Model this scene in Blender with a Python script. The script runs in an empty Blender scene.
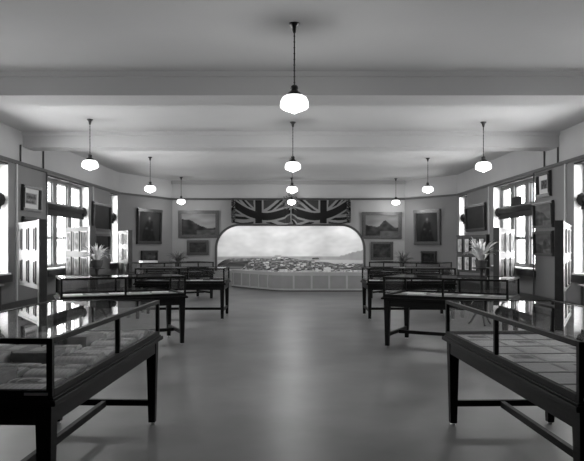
import bpy, bmesh, math, random
from mathutils import Vector, Matrix, noise
random.seed(7)
PI = math.pi
scn = bpy.context.scene
col = scn.collection

# ------------------------------------------------------------------ camera, light, exposure
F = 620.0; CX = 291.0; CY = 245.0; H = 1.5
cd = bpy.data.cameras.new('camera'); cam = bpy.data.objects.new('camera', cd); col.objects.link(cam)
cam.location = (0, 0, H); cam.rotation_euler = (PI/2, 0, 0)
cd.sensor_fit = 'HORIZONTAL'; cd.sensor_width = 36.0; cd.lens = 36.0*F/584.0
cd.shift_x = (292.0-CX)/584.0; cd.shift_y = (CY-230.5)/584.0
cd.clip_start = 0.05; cd.clip_end = 300
scn.camera = cam
world = bpy.data.worlds.new('world'); scn.world = world; world.use_nodes = True
wb = world.node_tree.nodes['Background']
wb.inputs['Color'].default_value = (1, 1, 1, 1); wb.inputs['Strength'].default_value = 24.0
vs = scn.view_settings
vs.view_transform = 'Standard'; vs.look = 'None'; vs.gamma = 1.0; vs.use_curve_mapping = False
vs.exposure = 0.12
LAMP_POWER = 30.0
GLOBE_GLOW = 1.35

WX = 5.45        # side walls
YB = 22.2        # far wall
YCS = {-1: 19.65, 1: 20.3}   # where the canted walls start
XCS = {-1: 4.25, 1: 4.07}    # where they meet the far wall
YF = -3.0        # wall behind the camera
ZC = 3.8         # ceiling
ZR = 3.16        # picture rail
# openings in the side walls: (y0, y1)
OPENS = {-1: [(6.1, 7.1), (9.0, 11.95), (13.85, 16.7), (18.7, 19.5)], 1: [(6.1, 7.1), (9.0, 11.95), (13.85, 16.7), (19.2, 20.1)]}  # first on each side is unseen, narrowed to dim the near end
SILL, HEAD = 0.93, 3.08
TH = 0.42
GX = WX+0.24     # plane of the sashes

def portal(x, y, w, h, z, ry):
    l = bpy.data.lights.new('window_portal', 'AREA'); l.shape = 'RECTANGLE'; l.size = h; l.size_y = w
    l.cycles.is_portal = True
    o = bpy.data.objects.new('window_portal', l); col.objects.link(o)
    o.location = (x, y, z); o.rotation_euler = (0, ry, 0)
for s in (-1, 1):
    for (a, b) in OPENS[s]:
        portal(s*(WX+TH+0.03), (a+b)/2, b-a, HEAD-SILL, (HEAD+SILL)/2, PI/2*s)

# ------------------------------------------------------------------ materials
def lin(v):  # display value 0-255 to linear
    v = v/255.0
    return v/12.92 if v <= 0.04045 else ((v+0.055)/1.055)**2.4
def mat(name, g, rough=0.6, spec=0.5, var=0.0, scale=3.0, metal=0.0, bump=0.0, bscale=40.0, coat=0.0, stretch=None, detail=4.0, tint=(1, 1, 1)):
    m = bpy.data.materials.new(name); m.use_nodes = True
    nt = m.node_tree; b = nt.nodes['Principled BSDF']
    b.inputs['Base Color'].default_value = (g*tint[0], g*tint[1], g*tint[2], 1); b.inputs['Roughness'].default_value = rough
    b.inputs['Specular IOR Level'].default_value = spec; b.inputs['Metallic'].default_value = metal
    b.inputs['Coat Weight'].default_value = coat; b.inputs['Coat Roughness'].default_value = 0.12
    tc = nt.nodes.new('ShaderNodeTexCoord'); mp = nt.nodes.new('ShaderNodeMapping')
    nt.links.new(tc.outputs['Object'], mp.inputs['Vector'])
    if stretch: mp.inputs['Scale'].default_value = stretch
    if var > 0:
        n = nt.nodes.new('ShaderNodeTexNoise'); n.inputs['Scale'].default_value = scale; n.inputs['Detail'].default_value = detail
        nt.links.new(mp.outputs['Vector'], n.inputs['Vector'])
        r = nt.nodes.new('ShaderNodeValToRGB')
        lo, hi = g*(1-var), g*(1+var)
        r.color_ramp.elements[0].position = 0.3; r.color_ramp.elements[1].position = 0.7
        r.color_ramp.elements[0].color = (lo, lo, lo, 1); r.color_ramp.elements[1].color = (hi, hi, hi, 1)
        nt.links.new(n.outputs['Fac'], r.inputs['Fac']); nt.links.new(r.outputs['Color'], b.inputs['Base Color'])
    if bump > 0:
        n2 = nt.nodes.new('ShaderNodeTexNoise'); n2.inputs['Scale'].default_value = bscale; n2.inputs['Detail'].default_value = 3
        nt.links.new(mp.outputs['Vector'], n2.inputs['Vector'])
        bp = nt.nodes.new('ShaderNodeBump'); bp.inputs['Strength'].default_value = bump; bp.inputs['Distance'].default_value = 0.01
        nt.links.new(n2.outputs['Fac'], bp.inputs['Height']); nt.links.new(bp.outputs['Normal'], b.inputs['Normal'])
    return m
def attr_mat(name, rough=0.7, spec=0.3, coat=0.0):
    m = bpy.data.materials.new(name); m.use_nodes = True
    nt = m.node_tree; b = nt.nodes['Principled BSDF']
    b.inputs['Roughness'].default_value = rough; b.inputs['Specular IOR Level'].default_value = spec
    b.inputs['Coat Weight'].default_value = coat
    a = nt.nodes.new('ShaderNodeAttribute'); a.attribute_name = 'paint'
    nt.links.new(a.outputs['Color'], b.inputs['Base Color'])
    return m
def glass_mat(name, tint=0.96, rough=0.0):
    m = bpy.data.materials.new(name); m.use_nodes = True
    nt = m.node_tree; nt.nodes.remove(nt.nodes['Principled BSDF'])
    out = nt.nodes['Material Output']
    t = nt.nodes.new('ShaderNodeBsdfTransparent'); t.inputs['Color'].default_value = (tint, tint, tint, 1)
    g = nt.nodes.new('ShaderNodeBsdfGlossy'); g.inputs['Roughness'].default_value = rough
    f = nt.nodes.new('ShaderNodeFresnel'); f.inputs['IOR'].default_value = 1.5
    ge = nt.nodes.new('ShaderNodeNewGeometry'); mr = nt.nodes.new('ShaderNodeMapRange')   # same reflectance on both faces of a sheet
    mr.inputs['To Min'].default_value = 1.5; mr.inputs['To Max'].default_value = 1/1.5
    nt.links.new(ge.outputs['Backfacing'], mr.inputs['Value']); nt.links.new(mr.outputs['Result'], f.inputs['IOR'])
    mx = nt.nodes.new('ShaderNodeMixShader')
    nt.links.new(f.outputs['Fac'], mx.inputs['Fac']); nt.links.new(t.outputs['BSDF'], mx.inputs[1]); nt.links.new(g.outputs['BSDF'], mx.inputs[2])
    nt.links.new(mx.outputs['Shader'], out.inputs['Surface'])
    return m
def glow_mat(name, e, g=0.9):
    m = mat(name, g, rough=0.25)
    b = m.node_tree.nodes['Principled BSDF']
    b.inputs['Emission Color'].default_value = (1, 1, 1, 1); b.inputs['Emission Strength'].default_value = e
    return m

M = {}
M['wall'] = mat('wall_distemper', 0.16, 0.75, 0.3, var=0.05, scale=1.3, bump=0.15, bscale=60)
M['wall_lit'] = mat('wall_distemper_lit', 0.27, 0.75, 0.3, var=0.06, scale=1.3)  # wall distemper lightened: the far wall's brighter light is put into its colour
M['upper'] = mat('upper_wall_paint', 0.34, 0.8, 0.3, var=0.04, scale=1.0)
M['ceil'] = mat('ceiling_plaster', 0.40, 0.85, 0.2, var=0.04, scale=0.6, bump=0.1, bscale=15)
M['floor'] = mat('floor_linoleum', 0.14, 0.40, 0.33, var=0.22, scale=1.1, bump=0.05, bscale=5, detail=7)
M['darktrim'] = mat('dark_stained_trim', 0.03, 0.45, 0.4, var=0.2, scale=8)
M['rail'] = mat('picture_rail_paint', 0.05, 0.5, 0.4, var=0.1, scale=5)
M['wood'] = mat('ebonised_oak', 0.008, 0.5, 0.10, var=0.35, scale=6, stretch=(1, 14, 14))
M['screenwhite'] = mat('screen_white_paint', 0.15, 0.6, 0.2, var=0.03, scale=4)
M['screendark'] = mat('screen_mid_grey_paint', 0.075, 0.6, 0.2)
M['screengrey'] = mat('screen_grey_paint', 0.12, 0.6, 0.2, var=0.03, scale=4)
M['wood2'] = mat('dark_oak', 0.035, 0.4, 0.4, var=0.3, scale=6, stretch=(1, 10, 10))
M['midwood'] = mat('grey_painted_panel', 0.24, 0.5, 0.4, var=0.06, scale=4)
M['stile'] = mat('grey_painted_stile', 0.36, 0.5, 0.4, var=0.06, scale=4)
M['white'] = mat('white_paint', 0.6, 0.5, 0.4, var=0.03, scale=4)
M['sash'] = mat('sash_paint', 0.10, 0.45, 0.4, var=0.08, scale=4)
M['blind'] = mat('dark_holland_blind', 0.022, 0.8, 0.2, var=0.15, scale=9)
M['bed'] = mat('case_lining', 0.22, 0.9, 0.1, var=0.1, scale=20)
M['iron'] = mat('black_iron', 0.02, 0.45, 0.5, var=0.2, scale=10)
M['bronze'] = mat('dark_bronze', 0.035, 0.35, 0.5, metal=0.6, var=0.15, scale=20)
M['nickel'] = mat('nickel', 0.55, 0.3, 0.5, metal=1.0, var=0.05, scale=20)
M['gilt'] = mat('dull_gilt_frame', 0.055, 0.4, 0.4, var=0.3, scale=30, bump=0.3, bscale=60)
M['darkframe'] = mat('dark_picture_frame', 0.025, 0.4, 0.4, var=0.25, scale=20)
M['mount'] = mat('pale_mount', 0.5, 0.8, 0.2, var=0.03, scale=8)
M['paint'] = attr_mat('painted_surface', 0.6, 0.12)
M['print'] = attr_mat('printed_paper', 0.75, 0.25)
M['flag'] = attr_mat('bunting_cloth', 0.9, 0.1)
M['scene'] = attr_mat('backdrop_paint', 0.9, 0.1)
M['paper'] = mat('paper', 0.55, 0.8, 0.2, var=0.06, scale=15)
M['cover'] = mat('grey_bookcloth', 0.3, 0.7, 0.2, var=0.15, scale=20)
M['cover2'] = mat('light_box_card', 0.4, 0.7, 0.2, var=0.1, scale=12)
M['leaf'] = mat('pale_striped_leaf', 0.72, 0.5, 0.4, var=0.25, scale=12)
M['leafdark'] = mat('dark_green_leaf', 0.07, 0.5, 0.4, var=0.4, scale=14)
M['pot'] = mat('glazed_pot', 0.10, 0.25, 0.5, var=0.2, scale=6)
M['glass'] = glass_mat('plate_glass', 0.988)
M['winglass'] = glass_mat('window_glass', 0.97)
M['globe'] = glow_mat('opal_globe', GLOBE_GLOW)
M['tube'] = glow_mat('lamp_bulb', 8.0)
M['house'] = mat('model_house_plaster', 0.62, 0.8, 0.2, var=0.15, scale=4)
M['roof'] = mat('model_house_roof', 0.08, 0.8, 0.2, var=0.2, scale=8)

# ------------------------------------------------------------------ mesh helpers
class MB:
    def __init__(s): s.bm = bmesh.new()
    def box(s, x0, x1, y0, y1, z0, z1, mtx=None, bev=0.0):
        vs_ = [s.bm.verts.new(v) for v in ((x0,y0,z0),(x1,y0,z0),(x1,y1,z0),(x0,y1,z0),(x0,y0,z1),(x1,y0,z1),(x1,y1,z1),(x0,y1,z1))]
        fs = [s.bm.faces.new([vs_[i] for i in f]) for f in ((3,2,1,0),(4,5,6,7),(0,1,5,4),(1,2,6,5),(2,3,7,6),(3,0,4,7))]
        if bev > 0:
            es = list({e for f in fs for e in f.edges})
            r = bmesh.ops.bevel(s.bm, geom=es, offset=bev, segments=1, affect='EDGES', profile=0.5)
            vs_ = list({v for f in r['faces'] for v in f.verts} | {v for v in vs_ if v.is_valid})
        if mtx is not None:
            for v in vs_: v.co = mtx @ v.co
        return s
    def taper(s, cx, cy, a, b, z0, z1, ox=0, oy=0):   # square section a at z1, b at z0, offset at the foot
        q = []
        for (z, r, dx, dy) in ((z0, b/2, ox, oy), (z1, a/2, 0, 0)):
            q += [s.bm.verts.new((cx+dx+i*r, cy+dy+j*r, z)) for i, j in ((-1,-1),(1,-1),(1,1),(-1,1))]
        for f in ((3,2,1,0),(4,5,6,7),(0,1,5,4),(1,2,6,5),(2,3,7,6),(3,0,4,7)): s.bm.faces.new([q[i] for i in f])
        return s
    def lathe(s, prof, cx=0, cy=0, z=0, n=24, cap=True):
        rings = []
        for (r, h) in prof:
            rings.append([s.bm.verts.new((cx+r*math.cos(2*PI*k/n), cy+r*math.sin(2*PI*k/n), z+h)) for k in range(n)])
        for a, b in zip(rings, rings[1:]):
            for k in range(n):
                f = s.bm.faces.new((a[k], a[(k+1) % n], b[(k+1) % n], b[k])); f.smooth = True
        if cap:
            s.bm.faces.new(rings[0][::-1]); s.bm.faces.new(rings[-1])
        return s
    def tube(s, pts, r, n=8):
        pts = [Vector(p) for p in pts]; rings = []
        for i, p in enumerate(pts):
            d = (pts[min(i+1, len(pts)-1)]-pts[max(i-1, 0)]).normalized()
            u = d.cross(Vector((0, 0, 1)))
            if u.length < 1e-3: u = Vector((1, 0, 0))
            u.normalize(); w = d.cross(u)
            rr = r[i] if isinstance(r, (list, tuple)) else r
            rings.append([s.bm.verts.new(p+rr*(math.cos(2*PI*k/n)*u+math.sin(2*PI*k/n)*w)) for k in range(n)])
        for a, b in zip(rings, rings[1:]):
            for k in range(n):
                f = s.bm.faces.new((a[k], a[(k+1) % n], b[(k+1) % n], b[k])); f.smooth = True
        s.bm.faces.new(rings[0][::-1]); s.bm.faces.new(rings[-1])
        return s
    def prism(s, poly, z0, z1):
        a = [s.bm.verts.new((x, y, z0)) for x, y in poly]; b = [s.bm.verts.new((x, y, z1)) for x, y in poly]
        s.bm.faces.new(a[::-1]); s.bm.faces.new(b)
        for i in range(len(poly)):
            j = (i+1) % len(poly); s.bm.faces.new((a[i], a[j], b[j], b[i]))
        return s
    def build(s, name, m, parent=None, bevel=0.0):
        bmesh.ops.recalc_face_normals(s.bm, faces=s.bm.faces)
        me = bpy.data.meshes.new(name); s.bm.to_mesh(me); s.bm.free()
        me.materials.append(m)
        o = bpy.data.objects.new(name, me); col.objects.link(o)
        if parent is not None: o.parent = parent
        if bevel > 0:
            b = o.modifiers.new('bevel', 'BEVEL'); b.width = bevel; b.segments = 2; b.limit_method = 'ANGLE'; b.angle_limit = 0.7
        return o

def grid(name, nu, nv, pos, colf, m, parent=None, smooth=True):
    """a sheet of nu x nv quads; pos(u,v)->xyz; colf(u,v)->grey of its own printed/painted surface"""
    vs_ = [pos(i/nu, j/nv) for j in range(nv+1) for i in range(nu+1)]
    fs = [(j*(nu+1)+i, j*(nu+1)+i+1, (j+1)*(nu+1)+i+1, (j+1)*(nu+1)+i) for j in range(nv) for i in range(nu)]
    me = bpy.data.meshes.new(name); me.from_pydata([tuple(v) for v in vs_], [], fs); me.update()
    a = me.color_attributes.new('paint', 'FLOAT_COLOR', 'POINT')
    k = 0
    for j in range(nv+1):
        for i in range(nu+1):
            c = colf(i/nu, j/nv); a.data[k].color = (c, c, c, 1); k += 1
    if smooth:
        for p in me.polygons: p.use_smooth = True
    me.materials.append(m)
    o = bpy.data.objects.new(name, me); col.objects.link(o)
    if parent is not None: o.parent = parent
    return o
def empty(name, loc=(0, 0, 0), rz=0.0):
    o = bpy.data.objects.new(name, None); col.objects.link(o); o.location = loc; o.rotation_euler = (0, 0, rz)
    o.empty_display_size = 0.1
    return o
def tag(o, label=None, cat=None, group=None, kind=None):
    if label: o['label'] = label
    if cat: o['category'] = cat
    if group: o['group'] = group
    if kind: o['kind'] = kind
    return o
def structure(o, label=None): return tag(o, label=label, kind='structure')
def copy_tree(o, parent=None):
    c = o.copy(); col.objects.link(c); c.parent = parent
    for ch in [x for x in list(o.children)]: copy_tree(ch, c)
    return c
def nz(x, y, z=0.0, s=1.0): return noise.noise(Vector((x*s, y*s, z)))
def ss(a, b, x):
    t = max(0.0, min(1.0, (x-a)/(b-a))); return t*t*(3-2*t)

# ------------------------------------------------------------------ room shell
big = [(-WX-TH, YF-0.3), (WX+TH, YF-0.3), (WX+TH, YB-1.7), (4.5, YB+0.3), (-4.5, YB+0.3), (-WX-TH, YB-1.7)]
structure(MB().prism(big, -0.15, 0.0).build('floor', M['floor']), 'smooth grey linoleum floor')
structure(MB().prism([(-WX-TH, YF-0.3), (WX+TH, YF-0.3), (WX+TH, YB+0.3), (-WX-TH, YB+0.3)], ZC, ZC+0.2).build('ceiling', M['ceil']), 'pale plaster ceiling')

def side_wall(s, name):
    lo, up = MB(), MB()
    a, b = sorted((s*WX, s*(WX+TH)))
    y = YF-0.3
    OPEN = OPENS[s]; YC = YCS[s]
    for (o0, o1) in OPEN:
        lo.box(a, b, y, o0, 0, ZR)
        lo.box(a, b, o0, o1, 0, SILL)
        y = o1
        lo.box(a, b, o0, o1, HEAD, ZR)
    lo.box(a, b, y, YC+0.1, 0, ZR)
    up.box(a, b, YF-0.3, YC+0.1, ZR, ZC)
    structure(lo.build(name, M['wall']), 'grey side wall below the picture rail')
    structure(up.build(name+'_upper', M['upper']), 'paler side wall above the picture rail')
side_wall(-1, 'wall_left'); side_wall(1, 'wall_right')
for s, nm in ((-1, 'wall_far_left'), (1, 'wall_far_right')):
    YC, XC = YCS[s], XCS[s]
    ang = math.atan2(YB-YC, s*(XC-WX)); d = Vector((math.cos(ang), math.sin(ang), 0)); n = Vector((s*abs(d.y), abs(d.x), 0))
    p0 = Vector((s*WX, YC, 0)); p1 = Vector((s*XC, YB, 0))
    poly = [(p0.x, p0.y), (p1.x, p1.y), (p1.x+n.x*.25, p1.y+n.y*.25), (p0.x+n.x*.25, p0.y+n.y*.25)]
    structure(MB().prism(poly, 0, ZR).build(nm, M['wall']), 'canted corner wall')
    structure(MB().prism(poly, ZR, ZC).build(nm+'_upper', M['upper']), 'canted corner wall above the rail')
structure(MB().box(-WX-TH, WX+TH, YF-0.3, YF, 0, ZC).build('wall_front', M['upper']), 'wall behind the viewer')

# far wall with the rounded diorama opening
AX0, AX1, AZ0, AZ1, AR = -2.66, 2.60, 0.58, 2.19, 0.82
def arch_top(x):
    if x < AX0+AR: return AZ1-AR+math.sqrt(max(0, AR*AR-(AX0+AR-x)**2))
    if x > AX1-AR: return AZ1-AR+math.sqrt(max(0, AR*AR-(x-AX1+AR)**2))
    return AZ1
axs = [AX0+AR*(1-math.cos(k*PI/2/14)) for k in range(15)] + [0.0] + [AX1-AR*(1-math.cos(k*PI/2/14)) for k in range(14, -1, -1)]
fw = MB()
fw.box(-XCS[-1]-0.02, AX0, YB, YB+0.25, 0, ZR).box(AX1, XCS[1]+0.02, YB, YB+0.25, 0, ZR).box(AX0, AX1, YB, YB+0.25, 0, AZ0)
for xa, xb in zip(axs, axs[1:]):
    q = []
    for y in (YB, YB+0.25):
        q += [fw.bm.verts.new(p) for p in ((xa, y, arch_top(xa)), (xb, y, arch_top(xb)), (xb, y, ZR), (xa, y, ZR))]
    for f in ((0,1,2,3),(7,6,5,4),(0,4,5,1),(3,2,6,7)): fw.bm.faces.new([q[i] for i in f])
structure(fw.build('wall_far', M['wall_lit']), 'far wall with a round-cornered opening')
structure(MB().box(-XCS[-1]-0.25, XCS[1]+0.25, YB, YB+0.25, ZR, ZC).build('wall_far_upper', M['upper']), 'far wall above the picture rail')

# ceiling beams, cove
trim_n = [0]
def trim(mb, m, label, bevel=0.0):
    trim_n[0] += 1
    return structure(mb.build('trim_%d' % trim_n[0], m, bevel=bevel), label)
for (y0, y1) in ((-1.6, -1.1), (3.6, 4.1), (8.25, 8.85), (12.6, 13.15)):
    trim(MB().box(-WX, WX, y0, y1, ZC-0.31, ZC), M['ceil'], 'plaster ceiling beam')
    trim(MB().box(-WX, WX, y0-0.05, y0, ZC-0.07, ZC).box(-WX, WX, y1, y1+0.05, ZC-0.07, ZC), M['ceil'], 'small moulding where beam meets ceiling')
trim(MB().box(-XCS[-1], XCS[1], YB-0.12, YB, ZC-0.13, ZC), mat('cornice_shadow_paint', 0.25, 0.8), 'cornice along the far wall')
# picture rail
RL = 0.055
rail = MB()
def strip(mb, p0, p1, t, z0, z1, inward):
    p0, p1 = Vector(p0), Vector(p1); d = (p1-p0).normalized(); n = Vector((d.y, -d.x))
    if n.dot(Vector(inward)) < 0: n = -n
    mb.prism([tuple(p0), tuple(p1), tuple(p1+n*t), tuple(p0+n*t)], z0, z1)
for mbx, z0, z1, t in ((rail, ZR-RL, ZR+0.012, 0.045),):
    for s in (-1, 1):
        strip(mbx, (s*WX, YF), (s*WX, YCS[s]), t, z0, z1, (-s, 0)); strip(mbx, (s*WX, YCS[s]), (s*XCS[s], YB), t, z0, z1, (-s, -1))
    strip(mbx, (-XCS[-1], YB), (XCS[1], YB), t, z0, z1, (0, -1))
trim(rail, M['rail'], 'dark picture rail running round the room')
bn = 0
for s, side in ((-1, 'left'), (1, 'right')):
    b = MB(); strip(b, (s*WX, YF), (s*WX, YCS[s]), 0.03, 0, 0.385, (-s, 0))
    structure(b.build('baseboard_'+side, M['darktrim']), 'tall dark baseboard')
    b = MB(); strip(b, (s*WX, YCS[s]), (s*XCS[s], YB), 0.03, 0, 0.16, (-s, -1))
    structure(b.build('baseboard_far_'+side, M['darktrim']), 'dark baseboard of the canted wall')
b = MB(); b.box(-XCS[-1], -2.2, YB-0.03, YB, 0, 0.12).box(2.72, XCS[1], YB-0.03, YB, 0, 0.12)
structure(b.build('baseboard_far', M['midwood']), 'pale baseboard of the far wall')

# windows
wn = 0
for s in (-1, 1):
    for (a, b) in OPENS[s]:
        wn += 1
        root = structure(empty('window_%d' % wn, (s*GX, (a+b)/2, SILL)), 'tall sash window with dark transom')
        W = b-a; hw = W/2
        zt0, zt1 = 2.18-SILL, 2.54-SILL; zh = HEAD-SILL
        n = 3 if W > 2 else 1
        fr = MB()
        t = 0.05
        fr.box(-t, t, -hw, -hw+0.09, 0, zh).box(-t, t, hw-0.09, hw, 0, zh).box(-t, t, -hw+0.09, hw-0.09, 0, 0.09).box(-t, t, -hw+0.09, hw-0.09, zh-0.09, zh)
        mw = 0.26
        pw = (W-0.18-(n-1)*mw)/n
        spans = []
        for k in range(n):
            y0 = -hw+0.09+k*(pw+mw); spans.append((y0, y0+pw))
            if k < n-1: fr.box(-0.07, 0.07, y0+pw, y0+pw+mw, 0.09, zh-0.09)
        fr.build('window_frame', M['sash'], root, 0.006)
        MB().box(-0.09, 0.09, -hw+0.09, hw-0.09, zt0+0.05, zt1-0.05).build('transom', M['sash'], root)
        for (y0, y1) in spans:
            sa = MB()
            for (z0, z1) in ((0.09, 1.67-SILL), (1.67-SILL, zt0+0.05), (zt1-0.05, zh-0.09)):
                e = 0.035
                sa.box(-0.02, 0.02, y0, y0+e, z0, z1).box(-0.02, 0.02, y1-e, y1, z0, z1).box(-0.02, 0.02, y0+e, y1-e, z0, z0+e).box(-0.02, 0.02, y0+e, y1-e, z1-e, z1)
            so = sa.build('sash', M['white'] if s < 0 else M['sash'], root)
            pn = MB()
            for (z0, z1) in ((0.125, 1.635-SILL), (1.705-SILL, zt0+0.015), (zt1-0.015, zh-0.125)):
                pn.box(-0.003, 0.003, y0+0.035, y1-0.035, z0, z1)
            pn.build('pane', M['winglass'], so)
        # inside board and jamb lining
        MB().box(-s*0.30 if s > 0 else -0.05, 0.05 if s > 0 else 0.30, -hw+0.0, hw-0.0, -0.0, 0.035).build('window_sill', M['white'], root, 0.005)
        MB().box(min(-s*0.30, -s*0.245), max(-s*0.30, -s*0.245), -hw-0.06, hw+0.06, -0.14, -0.001).build('window_apron', M['darktrim'], root)
        jl = MB()
        x0, x1 = sorted((-s*0.05, -s*0.238))
        jl.box(x0, x1, -hw, -hw+0.012, 0.035, zh-0.03).box(x0, x1, hw-0.012, hw, 0.035, zh-0.03)
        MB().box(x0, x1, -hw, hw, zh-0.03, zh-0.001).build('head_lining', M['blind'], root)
        jl.build('jamb_lining', M['white'], root)
# pale corner beads on the piers
for s in (-1, 1):
    for (a, b) in OPENS[s][1:3]:
        x0, x1 = sorted((s*WX, s*(WX-0.03)))
        trim(MB().box(x0, x1, b+0.30, b+0.36, 0.4, ZR-RL), M['stile'], 'pale vertical bead on the window pier')

# rolled blinds hanging across the middle of the visible windows
where = {(-1, 1): 'in the nearest left-hand window', (-1, 2): 'in the large left-hand window behind the screens', (-1, 3): 'in the narrow far left window by the canted wall',
         (1, 1): 'in the nearest right-hand window', (1, 2): 'in the large right-hand window behind the plant', (1, 3): 'in the narrow far right window by the canted wall'}
for (s, k), wh in where.items():
    a, b = OPENS[s][k]
    r = empty('window_blind', (s*(WX+0.12), (a+b)/2, 2.37)); hw = (b-a)/2-0.03
    tag(r, 'dark rolled blind ' + wh, 'blind', 'rolled blinds across the windows')
    o = MB().tube([(0, -hw, 0.02), (0, hw, 0.02)], 0.07, 14).build('roll', M['blind'], r)
    MB().box(-0.008, 0.008, -hw+0.03, hw-0.03, -0.19, 0.02).build('valance', M['blind'], r)
    for e in (-1, 1):
        MB().lathe([(0.01, -0.13), (0.07, -0.09), (0.10, 0), (0.07, 0.09), (0.01, 0.13)], 0, 0, 0, 12).build('end_cap', M['blind'], r).location = (-s*0.02, e*(hw-0.09), 0.0)
r = MB().box(-0.006, 0.006, -0.33, 0.33, -0.17, 0.04).build('roller_blind', M['blind'])
r.location = (GX-0.13, 15.28, 2.65)
tag(r, 'short dark blind over the middle upper pane of the large right window', 'blind')

# conduits above the rail
for s, y, h, w in ((-1, 12.45, 0.34, 'left-hand pipe on the left wall above the picture rail'), (-1, 13.6, 0.44, 'pipe beside the large left window top'),
                (1, 13.3, 0.34, 'pipe beside the large right window top, above the rail'), (1, 12.62, 0.34, 'right-hand pipe on the right wall above the framed prints')):
    o = MB().tube([(0, 0, 0), (0, 0, h)], 0.018, 8).build('conduit_pipe', M['rail']); o.location = (s*(WX-0.02), y, ZR+0.0125)
    tag(o, 'thin vertical ' + w, 'pipe', 'pipes above the picture rail')
for s, w in ((-1, 'left'), (1, 'right')):
    y = 13.72 if s < 0 else 13.82
    o = MB().tube([(0, 0, 0.386), (0, 0, ZR-RL)], 0.018, 8).build('riser_pipe', M['sash']); o.location = (s*(WX-0.05), y-0.02, 0)
    tag(o, 'dark vertical riser pipe at the near edge of the large %s window' % w, 'pipe')

# radiators under the nearest windows
for s, w in ((-1, 'left'), (1, 'right')):
    r = empty('radiator', (s*(WX-0.15), 10.05, 0))
    tag(r, 'black cast iron radiator under the nearest %s-hand window' % w, 'radiator', 'radiators')
    mb = MB()
    for k in range(24):
        y = -1.1+k*0.095
        mb.box(-0.08, 0.08, y, y+0.06, 0.10, 0.76)
    mb.box(-0.05, 0.05, -1.1, 1.14, 0.13, 0.19).box(-0.05, 0.05, -1.1, 1.14, 0.67, 0.73)
    mb.build('radiator_columns', M['iron'], r, 0.012)
    for y in (-1.07, 1.11): MB().box(-0.07, 0.07, y-0.03, y+0.03, 0, 0.10).build('foot', M['iron'], r)
    MB().box(-0.10, 0.10, -1.15, 1.2, 0.76, 0.785).build('shelf', M['midwood'], r)

# ------------------------------------------------------------------ diorama
BACKY = 24.1
def backpos(u, v):
    x = -3.6+7.2*u; y = BACKY - 1.5*(abs(2*u-1)**2.6)
    return (x, y, 0.3+2.6*v)
def backcol(u, v):
    z = 0.3+2.6*v; x = -3.6+7.2*u
    hz = 1.03
    ridge = hz + 0.30*math.exp(-((x-2.9)/0.75)**2) + 0.03*nz(x, 0, 3.0, 1.6) + 0.05*math.exp(-((x+0.6)/1.6)**2)
    if z < 0.93: return lin(200)
    if z < ridge:
        return lin(168 + 16*nz(x, z, 1.0, 5))
    h = (z-ridge)
    c = 222 - 22*ss(0.3, 1.5, h)
    n = nz(x*0.8, z*1.9, 5.0, 1.4) + 0.5*nz(x, z*2, 9.0, 4)
    c += 22*n
    return lin(max(150, min(250, c)))
dd = empty('diorama_backdrop', (0, 0, 0))
tag(dd, 'curved painted backdrop of cloudy sky and low hills behind the model town', 'backdrop')
grid('painted_sky', 120, 60, backpos, backcol, M['scene'], dd)
# light-tight cabinet round the backdrop
cb = MB()
cb.box(-3.75, 3.75, BACKY+0.05, BACKY+0.12, 0, 2.95).box(-3.75, 3.75, YB+0.25, BACKY+0.12, 2.95, 3.0)
cb.box(-3.8, -3.72, YB+0.25, BACKY+0.12, 0, 2.95).box(3.72, 3.8, YB+0.25, BACKY+0.12, 0, 2.95).box(-3.8, 3.8, YB+0.25, BACKY+0.12, -0.05, 0.0)
structure(cb.build('wall_alcove', M['white']), 'alcove behind the far wall')
for x in (-1.8, 0.0, 1.8):
    r = empty('alcove_lamp', (x, YB+0.62, 2.90))
    tag(r, 'reflector lamp hidden behind the top of the diorama opening', 'lamp', 'lamps inside the diorama alcove')
    MB().box(-0.5, 0.5, -0.10, 0.10, 0.0, 0.05).build('reflector', M['white'], r)
    MB().tube([(-0.45, 0, -0.04), (0.45, 0, -0.04)], 0.03, 10).build('bulb', M['tube'], r)
    l = bpy.data.lights.new('alcove_lamp_light', 'AREA'); l.shape = 'RECTANGLE'; l.size = 0.95; l.size_y = 0.15; l.energy = 15
    lo = bpy.data.objects.new('alcove_lamp_light', l); col.objects.link(lo); lo.parent = r; lo.location = (0, 0, -0.09); lo.rotation_euler = (0.45, 0, 0)

# thin moulding round the opening
ar = MB(); fwid = 0.065
outer, inner = [], []
def archpts(off):
    r = AR+off; pts = [(AX0-off, AZ0)]
    pts += [(AX0+AR-r*math.cos(k*PI/2/14), AZ1-AR+r*math.sin(k*PI/2/14)) for k in range(15)]
    pts += [(AX1-AR+r*math.sin(k*PI/2/14), AZ1-AR+r*math.cos(k*PI/2/14)) for k in range(15)]
    pts += [(AX1+off, AZ0)]
    return pts
A, B = archpts(-0.012), archpts(fwid)
for i in range(len(A)-1):
    q = []
    for y in (YB-0.045, YB+0.0):
        q += [ar.bm.verts.new((p[0], y, p[1])) for p in (A[i], A[i+1], B[i+1], B[i])]
    for f in ((0,1,2,3),(7,6,5,4),(0,4,5,1),(3,2,6,7),(1,5,6,2),(4,0,3,7)): ar.bm.faces.new([q[k] for k in f])
trim(ar, M['rail'], 'dark moulding round the diorama opening')

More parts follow.
